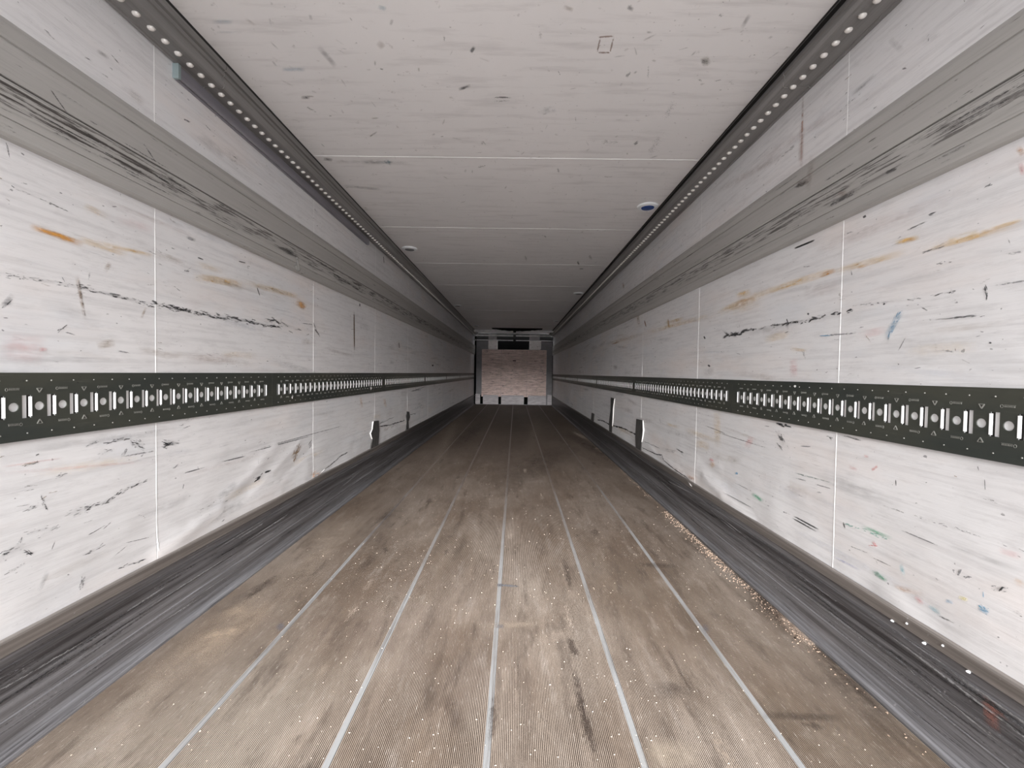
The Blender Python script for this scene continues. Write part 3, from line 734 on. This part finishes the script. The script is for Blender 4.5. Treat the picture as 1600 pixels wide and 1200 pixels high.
marks(-1, wallL, [
 (-10,426,140,450,9,BK,.62,H), (120,446,240,478,9,BK,.66,H), (235,474,320,492,9,BK,.78,H), (310,488,440,512,9,BK,.70,H), (262,478,300,488,7,BK,.95,H),
 (15,290,110,332,3.5,BK,.72,H), (45,352,130,382,12,OR,.95,So), (60,358,118,376,8,OR,1.0,So), (120,372,200,398,12,YE_,.6,So), (150,378,240,400,8,YE_,.6,So), (130,320,170,340,10,YE_,.35,So),
 (180,340,240,360,14,PK,.25,So), (240,395,290,412,12,TN,.5,So), (300,432,385,445,14,YE_,.6,So), (380,440,470,465,10,YE_,.55,So), (300,410,350,425,10,YE_,.3,So), (462,470,478,482,12,OR,.9,So),
 (119,430,133,500,7,BR,.75,So), (121,430,134,500,4,(.2,.16,.14),.62,H), (163,425,172,410,9,TN,.9,So), (95,430,103,444,2,BK,.6,H), (2,480,20,460,10,GR,.9,So),(2,482,18,470,6,BK,.62,H),
 (90,518,105,508,4,BK,.8,H), (150,540,180,535,14,TN,.8,So), (0,540,70,548,50,PK,.30,So), (60,545,75,548,10,PK,.8,So), (10,225,14,243,4,GR,.95,H), (32,238,38,243,3,GR,.8,H),
 (290,370,306,376,6,LG,.9,So), (308,402,318,406,2,BK,.95,H), (372,408,384,411,2,BK,.9,H), (287,423,296,424,3,GR,.9,H), (220,498,228,480,5,BR,.7,So),
 (215,545,280,560,12,TN,.4,So), (60,470,160,500,26,LG,.2,So), (245,550,400,570,10,TN,.3,So),
 (553,484,553.7,550,2.2,(.14,.09,.05),1.0,H), (401,448,406,463,1.6,BK,.9,H), (562,474,562,479,2,BK,1,H), (470,505,490,507,1.5,BK,.8,H), (490,510,498,525,5,GR,.8,H), (415,497,470,516,7,BK,.6,H), (623,535,624,544,1.5,GR,1,H),
 (624,530,627,546,16,YE_,.15,So), (675,570,677,572,3,BK,1,H), (599,400,600,412,1.2,GR,1,H),
 (165,692,205,684,5,BK,.8,H), (150,710,180,702,12,BK,.50,H), (205,690,225,700,16,BK,.66,H), (188,718,198,700,5,GR,.8,H), (190,714,243,704,3,GR,.75,H), (255,690,280,694,14,BK,.62,H), (258,697,272,690,6,BK,.72,H),
 (55,712,61,709,2,BK,.9,H), (35,727,62,722,5,BK,.72,H), (90,745,105,738,8,GR,.65,H), (38,760,55,757,4,BK,.55,H), (64,770,71,796,9,BK,.62,H), (35,800,62,788,9,BK,.60,H),
 (130,798,150,786,10,BK,.58,H), (150,792,180,775,8,BK,.72,H), (180,772,228,750,8,BK,.72,H), (105,805,140,792,18,GR,.50,H), (345,722,385,712,1.8,BK,.85,H), (385,708,490,680,1.8,BK,.80,H),(400,702,540,664,1.5,GR,.8,H),
 (285,740,320,730,2,BK,.78,H), (400,750,410,742,9,BK,.95,H), (412,738,422,735,5,BK,.8,H), (460,720,466,696,9,BR,1,H), (458,718,468,694,12,BR,.9,So), (482,700,486,690,5,GR,.8,H),
 (0,868,22,856,10,BK,.72,H), (0,866,40,850,16,GR,.5,H), (30,848,34,840,6,BK,.7,H), (38,862,48,866,8,BK,.7,H), (58,842,90,822,10,GR,.5,H), (40,835,75,825,8,GR,.6,H), (0,900,40,880,6,GR,.62,H),
 (130,868,150,858,7,BK,.66,H),(150,858,162,850,5,BK,.6,H), (185,888,228,874,4,BK,.72,H), (135,838,165,820,1.6,BK,.7,H), (160,828,175,814,1.5,GR,.7,H),(80,860,86,845,1.8,GR,.8,H), (125,922,131,895,5,GR,.72,H), (128,922,134,897,3,GR,.7,H),
 (190,850,240,838,1.4,GR,.8,H), (175,872,200,852,1.4,GR,.7,H), (285,764,287,756,1.6,GR,.9,H), (60,925,75,890,8,LG,.5,So), (0,740,240,720,5,PK,.3,So), (0,730,100,715,3,PK,.5,So),
 (280,665,300,655,8,GR,.4,H), (130,700,150,690,6,GR,.6,H), (270,733,280,725,4,GR,.8,H), (340,780,370,755,12,LG,.5,So), (310,800,345,780,12,GR,.4,H),
 (600,622,603,637,5,OR,.5,So), (563,620,566,638,4,OR,.5,So), (640,612,660,608,2,GR,.7,H),
 # upper zone above the rub rail
 (30,22,50,34,5,GR,.45,H), (150,78,172,92,7,GR,.5,So), (130,88,145,97,3,GR,.6,H), (200,140,225,165,12,TN,.35,So), (285,185,298,192,3,GR,.7,H), (350,235,385,262,14,GR,.42,H), (355,245,372,262,10,BK,.42,H), (310,210,350,245,16,LG,.4,So),
])
marks(1, wallR, [
 (1130,526,1180,514,7,BK,.72,H), (1132,519,1150,526,7,BK,.72,H), (1180,514,1250,502,5,BK,.66,H), (1250,503,1300,492,7,BK,.72,H), (1300,491,1313,489,6,BK,1.0,H), (1322,487,1335,483,7,BK,1.0,H), (1230,500,1232,516,4,BK,.8,H),
 (1262,492,1264,489,4,BK,1,H), (1380,476,1384,474,3,BK,1,H), (1455,463,1500,452,4,BK,.66,H), (1485,458,1492,455,4,BK,.95,H), (1540,447,1543,464,6,BK,1.0,H), (1555,446,1620,436,3,GR,.75,H), (1330,478,1450,465,4,GR,.6,H),
 (1120,490,1200,455,14,YE_,.55,So), (1145,478,1180,466,9,OR,.5,So), (1180,462,1310,420,12,YE_,.6,So), (1280,432,1306,422,8,OR,.85,So), (1340,420,1358,412,6,OR,.7,So), (1300,426,1420,392,12,YE_,.5,So),
 (1398,380,1438,370,9,YE_,.95,So), (1410,378,1430,372,6,OR,.5,So), (1440,392,1600,348,12,YE_,.6,So), (1480,376,1530,362,9,(.85,.55,.08),1.0,So), (1530,364,1600,342,7,YE_,.8,So), (1445,394,1472,386,4,GR,.85,H), (1010,520,1120,490,8,YE_,.45,So), (945,538,1010,520,6,YE_,.4,So), (955,538,968,534,3,OR,.8,So),
 (1150,462,1175,455,12,YE_,.6,So),(1040,505,1070,497,6,YE_,.6,So),
 (1241,388.5,1274,375,3.2,(.03,.03,.03),1.0,H), (1241,388.5,1274,375,3,(.03,.03,.03),1.0,H), (1348,340,1354,337,4,BK,.9,H), (1415,361,1450,345,3,BK,.72,H), (1452,336,1460,333,4,BK,.8,H), (1542,292,1548,288,5,GR,.9,H),
 (1590,240,1600,232,16,(.65,.40,.25),.9,So), (1593,250,1600,275,10,PK,.5,So), (1386,530,1408,485,10,BL,.72,H), (1383,530,1410,485,12,BL,.5,So), (1402,552,1416,526,1.8,GR,.8,H), (1437,478,1450,486,3,BK,.66,H),
 (1440,501,1540,492,4,GR,.72,H), (1460,500,1535,492,3,BK,.6,H), (1462,413,1492,408,5,GR,.62,H), (1282,525,1340,520,3,GR,.75,H), (1280,525,1300,524,2,BL,.9,H), (1500,560,1520,570,1.5,GR,.6,H),
 (1340,525,1385,515,14,PK,.35,So), (1240,560,1240,590,14,PK,.5,So), (1235,545,1262,548,6,YE_,.5,So), (1255,550,1259,562,5,GR,.6,H), (1350,540,1560,530,22,LG,.22,So), (1380,565,1600,555,20,LG,.18,So), (1428,576,1440,574,1.6,GR,.9,H), (1545,535,1550,536,3,BK,1,H),
 (1106,570,1110,573,3,BK,1,H), (1100,525,1102,530,2.5,BK,1,H), (1520,395,1600,388,8,LG,.2,So), (1575,370,1580,385,3,GR,.6,H),
 (1007,500,1010,512,1.8,(.3,.15,.08),.9,H), (996,490,999,510,5,OR,.6,So), (1044,498,1045,512,2,TN,.9,H), (1043,498,1046,512,5,YE_,.5,So),
 (1215,662,1232,666,4,BK,1.0,H), (1218,680,1224,690,9,BK,.95,H), (1216,694,1222,702,6,BK,.85,H), (1215,672,1230,700,14,GR,.4,H), (1250,697,1268,698,2,GR,.9,H), (1296,684,1300,688,4,BK,.8,H), (1316,680,1348,689,3,BK,.72,H),
 (1166,700,1176,682,12,PK,.5,So), (1110,722,1116,730,9,OR,.55,So), (1108,716,1116,722,7,PK,.7,So), (1148,740,1153,740,4,BL,.9,So), (1150,738,1153,741,3,BL,.9,H), (1110,672,1210,704,2,GR,.7,H), (1100,664,1140,680,2.5,LG,.7,H),
 (1235,737,1302,755,2,(.14,.22,.2),.72,H), (1240,746,1262,752,2,GR,.7,H), (1272,756,1300,764,2,GR,.78,H), (1174,770,1194,784,7,GN,.8,So), (1176,770,1190,782,5,GN,.55,H), (1130,768,1180,796,1.8,GR,.9,H), (1144,752,1180,770,2,GR,.65,H),
 (1240,806,1280,828,2.5,BK,1.0,H), (1238,809,1278,832,2.5,BK,.9,H), (1195,788,1240,806,2,GR,.7,H), (1322,818,1396,846,5,(.28,.50,.44),.72,H), (1345,822,1395,842,7,GN,.7,So), (1317,815,1320,826,2.5,BK,.85,H), (1363,845,1369,855,6,PK,.9,So), (1355,852,1372,853,2,(.7,.2,.2),.7,H),
 (1362,735,1372,728,5,(.75,.2,.2),.8,So), (1325,728,1340,735,6,PK,.6,So), (1350,712,1358,715,5,PK,.7,So), (1400,749,1400.5,760,1.8,BK,1,H), (1539,748,1540,766,1.4,BK,.9,H), (1528,728,1530,736,2,GR,.8,H), (1540,778,1558,786,7,GR,.55,H), (1408,828,1470,854,2.2,GR,.9,H),
 (1362,892,1386,908,8,(.10,.42,.24),.85,So), (1362,892,1384,908,6,(.1,.42,.24),.62,H), (1320,850,1360,866,2,GR,.65,H), (1360,870,1395,886,2,GR,.7,H), (1408,880,1412,905,8,TL,.75,So), (1300,868,1345,892,5,(.5,.52,.68),.6,So), (1430,930,1442,946,10,PK,.5,So), (1392,915,1445,930,10,(.8,.6,.45),.5,So),
 (1478,938,1492,942,7,BL,.9,So), (1498,932,1514,938,7,(.8,.72,.3),.9,So), (1450,945,1470,960,8,TL,.45,So), (1530,948,1548,958,11,BL,.95,So), (1532,945,1546,958,10,(.1,.35,.55),.72,H), (1537,924,1538,934,2,BL,.8,H), (1552,920,1576,920,9,GR,.62,H), (1564,922,1575,915,5,BK,.7,H), (1498,896,1504,890,4,GR,.85,H),
 (1508,902,1516,902,4,GR,.9,H), (1588,956,1598,962,7,BK,.66,H), (1480,850,1600,895,10,LG,.35,So), (1380,790,1600,860,4,LG,.6,H), (1560,858,1600,872,12,PK,.35,So), (1585,905,1600,915,10,OR,.5,So), (1350,600,1352,602,1,BK,.5,H),
 (1085,690,1110,700,14,YE_,.3,So), (1120,640,1122,700,12,YE_,.35,So), (1110,710,1160,722,12,TN,.35,So), (1000,720,1040,745,7,LG,.5,So), (1030,700,1075,712,7,LG,.5,So), (1100,840,1160,870,9,LG,.3,So),(1355,570,1600,600,14,(.6,.63,.72),.25,So),
 # drip under the rail joint and upper zone
 (1255,150,1252,262,4,(.50,.30,.24),.85,So), (1254,190,1251,262,9,(.66,.50,.46),.55,So), (1410,108,1417,106,3,GR,.9,H), (1330,150,1370,115,8,LG,.5,So), (1300,185,1345,145,5,GR,.42,H), (1180,255,1340,155,14,(.60,.48,.46),.28,So), (1120,300,1240,232,12,(.60,.48,.46),.32,So), (1220,245,1245,225,4,GR,.6,H), (1010,385,1016,378,4,OR,.4,So), (973,440,975,452,3,OR,.6,So),
 (1390,60,1410,80,14,LG,.25,So), (1440,70,1470,50,12,LG,.25,So),
])
# ceiling stains
st = Stains(lambda a, b, off: (a, b, ZC - off))
def cm(x0, y0, x1, y1, w, col, dens, hard):
    a = Vector(on_z(x0, y0, ZC)); b = Vector(on_z(x1, y1, ZC)); d = Vector((x1-x0, y1-y0)).normalized(); n = Vector((-d.y, d.x))*w/2
    e = Vector(on_z((x0+x1)/2 + n.x, (y0+y1)/2 + n.y, ZC)) - Vector(on_z((x0+x1)/2, (y0+y1)/2, ZC)); st.quad((a+b)/2, (b-a)/2, e, col, dens, hard)
for L in ((934,58,960,56,3,(.45,.34,.30),.95,H),(934,82,954,82,3,(.45,.34,.30),.95,H),(938,58,933,82,3,(.45,.34,.30),.9,H),(959,58,953,82,3,(.45,.34,.30),.9,H),
    (735,82,742,72,7,GR,.9,So),(736,81,741,74,5,GR,.8,H),(1096,98,1110,92,16,(.35,.33,.28),.75,So),(1094,100,1110,92,12,GR,.55,H),(716,140,736,133,6,GR,.9,So),(718,139,735,134,4,GR,.7,H),
    (770,152,800,152,3,GR,.9,H),(770,158,800,157,3,BK,.62,H),(440,108,478,108,7,(.35,.52,.68),.75,So),(330,34,365,34,8,(.45,.58,.70),.4,So),(338,50,380,50,4,(.45,.58,.70),.4,So),(590,10,604,14,8,(.3,.5,.6),.5,So),
    (497,72,525,104,9,GR,.5,So),(382,28,400,40,5,TN,.5,So),(470,152,485,152,6,GR,.9,So),(478,166,495,176,4,GR,.6,H),(593,107,600,109,3,BK,.8,H),(600,250,612,256,8,(.25,.42,.5),.7,H),(565,253,605,252,8,LG,.6,So),(520,252,640,254,5,LG,.5,So),
    (505,248,520,250,6,GR,.7,So),(980,10,990,15,8,GR,.7,So),(880,10,896,16,8,TN,.6,So),(1158,45,1172,22,7,GR,.5,So),(1120,22,1132,24,8,GR,.55,H),(1010,50,1020,50,4,GR,.7,So),(978,120,986,112,5,GR,.8,H),(1014,98,1012,125,3,LG,.6,H),
    (935,222,975,222,7,GR,.45,H),(990,226,998,220,5,GR,.8,H),(1035,190,1060,150,14,GR,.38,H),(1010,250,1040,200,18,GR,.36,H),(575,215,590,205,3,GR,.7,H),(840,175,870,170,12,(.4,.5,.55),.5,So),(590,65,600,75,12,TN,.4,So),(535,290,600,296,5,LG,.6,So),
    (745,262,760,258,3,GR,.6,H),(870,262,874,270,4,GR,.7,H),(940,276,960,276,3,GR,.5,H),(820,398,823,408,3.5,BK,.62,H),(902,408,905,414,3,BK,.8,H),(905,420,912,420,2,BK,.8,H),(850,368,854,371,2.5,BK,.7,H),(920,398,925,406,5,GR,.6,H)): cm(*L)
for i in range(520):
    y = 1.1 + 8*random.random()**1.4; x = random.uniform(-1.1, 1.05); L_ = random.uniform(.004, .028); w_ = random.uniform(.002, .007); a = random.uniform(-1.9, 1.9)
    st.quad((x, y), (L_*math.cos(a), L_*math.sin(a)), (-w_*math.sin(a), w_*math.cos(a)), random.choice((GR, GR, LG, LG, TN)), random.uniform(.2, .6), random.random() < .5)
st.build('scuff_marks', ceiling, M_scuff_flat)

# stains on the floor
st = Stains(lambda a, b, off: (a, b, .0009 + off))
def fm(x0, y0, x1, y1, w, col, dens, hard):
    a = Vector(on_z(x0, y0, 0)); b = Vector(on_z(x1, y1, 0)); d = Vector((x1-x0, y1-y0)).normalized(); n = Vector((-d.y, d.x))*w/2
    e = Vector(on_z((x0+x1)/2 + n.x, (y0+y1)/2 + n.y, 0)) - Vector(on_z((x0+x1)/2, (y0+y1)/2, 0)); st.quad((a+b)/2, (b-a)/2, e, col, dens, hard)
DB = (.05, .035, .028); CR = (.50, .41, .34); T1 = (.36, .29, .23)
for L in ((880,870,895,930,14,DB,.55,H),(882,850,900,880,12,CR,.4,H),(880,930,900,1030,22,CR,.40,H),(890,995,900,1030,16,DB,.7,H),(895,1030,925,1200,20,DB,.55,H),(905,1085,935,1200,14,DB,.66,H),(700,1080,720,1150,30,DB,.50,So),(835,1120,860,1125,22,DB,.45,H),
    (925,838,935,830,16,DB,.7,So),(598,862,606,858,9,DB,.95,So),(1010,1080,1080,1080,30,DB,.55,So),(1200,920,1380,1110,30,DB,.55,So),(1120,850,1250,990,34,DB,.72,So),(1150,880,1230,960,26,CR,.62,H),(1210,950,1285,1015,30,CR,.74,H),(1200,930,1270,1010,36,(.34,.24,.18),.6,So),
    (1110,830,1260,1000,50,DB,.8,So),(1250,990,1420,1180,40,DB,.6,So),(1040,770,1150,880,40,DB,.7,So),(1080,800,1150,880,26,DB,.8,So),(1100,810,1180,900,16,CR,.55,H),(1000,740,1080,800,22,DB,.75,So),(880,675,1000,740,16,DB,.6,So),(890,672,925,690,7,CR,.62,H),(940,700,1000,745,9,CR,.6,H),(1190,1118,1320,1124,14,DB,.75,So),(1250,1130,1290,1140,14,DB,.6,H),
    (270,1050,420,930,70,(.36,.28,.21),.75,So),(420,930,560,800,60,T1,.5,So),(330,960,440,900,14,DB,.55,So),(360,960,440,890,10,DB,.5,H),(200,1100,330,1000,60,T1,.5,So),(100,1180,260,1060,30,(.42,.36,.30),.5,So),
    (660,770,720,640,26,T1,.4,So),(820,720,850,640,22,T1,.4,So),(700,700,760,660,26,DB,.5,So),(760,760,900,700,50,DB,.4,So),(560,860,640,780,50,DB,.35,So),(776,914,812,917,4,(.12,.12,.13),.9,H),(775,978,788,980,8,(.12,.12,.14),.9,So),(776,915,787,915,7,(.12,.12,.14),.9,So),
    (1100,975,1106,992,10,(.12,.12,.14),.9,So),(432,985,444,975,12,(.12,.12,.14),.8,So),(990,882,1060,886,9,DB,.5,So),(740,978,860,975,10,T1,.5,So),(830,1000,890,990,22,CR,.25,So),(1000,1170,1100,1190,60,(.45,.38,.30),.4,So)): fm(*L)
for i in range(160):
    y = 1.0 + 6*random.random()**1.3; x = random.uniform(-1.15, 1.15); L_ = random.uniform(.03, .14); w_ = random.uniform(.004, .03)
    st.quad((x, y), (0.0, L_), (w_, 0), random.choice((DB, DB, T1, CR)), random.uniform(.2, .5), random.random() < .5)
st.build('dirt_stains', floor, M_scuff_floor)
# kick plate stains
for s, ko in ((-1, kl), (1, kr)):
    st = Stains(lambda a, b, off: (s*(W - .0134 - off) if b > .264 else s*(W - .0092 - off), a, b))
    for i in range(260):
        y = 0.9 + 8*random.random()**1.4; z = random.uniform(.045, .25); L_ = random.uniform(.03, .30); w_ = random.uniform(.001, .005)
        st.quad((y, z), (L_, random.gauss(0, .04)*L_), (0, w_), random.choice(((.45,.45,.46), (.3,.3,.32), (.015,.015,.016), (.015,.015,.016))), random.uniform(.35, .7), True)
    if s > 0:
        for x0, y0, x1, y1, w in ((1545,1090,1552,1140,10), (1550,1100,1565,1120,8)):
            a = Vector(on_wall(x0, y0, 1, .009)); b = Vector(on_wall(x1, y1, 1, .009)); st.quad((a+b)/2, (b-a)/2, Vector((.02, 0)), (.42, .16, .12), .7, False)
    st.build('scrape_marks', ko)
# white paint blotches on the left rub rail, dark knocks on both
for s, ro in ((-1, rubL), (1, rubR)):
    st = Stains(lambda a, b, off: (s*(W - .0184 - off), a, b))
    L = [(463,400,465,412,4,(.62,.62,.6),1,H),(460,414,468,424,6,(.6,.6,.58),1,H),(464,404,467,424,4,(.6,.6,.58),1,H)] if s < 0 else []
    L += [(75,135,110,185,2.2,BK,.7,H),(222,222,245,256,2.2,BK,.7,H),(435,385,470,402,12,BK,.55,H)] if s < 0 else [(1245,290,1262,280,12,(.2,.15,.12),.75,So),(1240,295,1262,282,9,BK,.6,H),(1310,305,1325,300,8,(.35,.24,.18),.8,So),(1380,272,1405,262,6,BK,.72,H),(1290,325,1345,295,8,BK,.7,H),(1270,240,1262,300,10,(.3,.2,.16),.4,So)]
    for x0, y0, x1, y1, w, col, dens, hard in L:
        a = Vector(on_wall(x0, y0, s, .018)); b = Vector(on_wall(x1, y1, s, .018)); d = Vector((x1-x0, y1-y0)).normalized(); mx, my = (x0+x1)/2, (y0+y1)/2
        e = Vector(on_wall(mx - d.y*w/2, my + d.x*w/2, s, .018)) - Vector(on_wall(mx, my, s, .018)); st.quad((a+b)/2, (b-a)/2, e, col, dens, hard)
    for i in range(150):
        y = 0.9 + 8*random.random()**1.4; z = random.choice((random.gauss(1.675, .012), random.gauss(1.665, .02), random.uniform(1.58, 1.84))); L_ = random.uniform(.01, .12)
        st.quad((y, z), (L_, 0), (0, random.uniform(.001, .004)), BK, random.uniform(.4, .7), True)
    st.build('scrape_marks', ro)

# ------------------------------------------------------------------ grit
def crumbs(name, n, place, size, mat, label):
    mb = MB()
    for i in range(n):
        x, y = place(); r = random.uniform(*size); a = random.uniform(0, 6.28); z = .0005
        p = [(x + r*math.cos(a + k*2.09)*random.uniform(.6, 1.2), y + r*math.sin(a + k*2.09)*random.uniform(.6, 1.2), z) for k in range(3)]
        top = (x, y, z + r*random.uniform(.4, .9))
        for k in range(3): mb.face([p[k], p[(k+1) % 3], top])
    o = mb.build(name, mat); tag(o, label, 'grit', kind='stuff'); return o
crumbs('floor_grit', 1500, lambda: (random.uniform(-1.15, 1.15), .85 + 5.5*random.random()**1.5), (.0012, .0032), M_crumb, 'pale grit sprinkled over the ribbed floor')
EY0, EY1 = on_z(1290, 1020, 0)[1], on_z(1080, 800, 0)[1]
crumbs('dried_dirt', 900, lambda: (1.19 - abs(random.gauss(0, .028)), random.uniform(EY0, EY1) if random.random() < .75 else random.uniform(.9, 6)), (.002, .006), M_crust, 'crust of dried brown dirt along the foot of the right kick plate')
print('slots', cnt, 'tris', sum(len(o.data.polygons) for o in S.objects if o.type == 'MESH'))
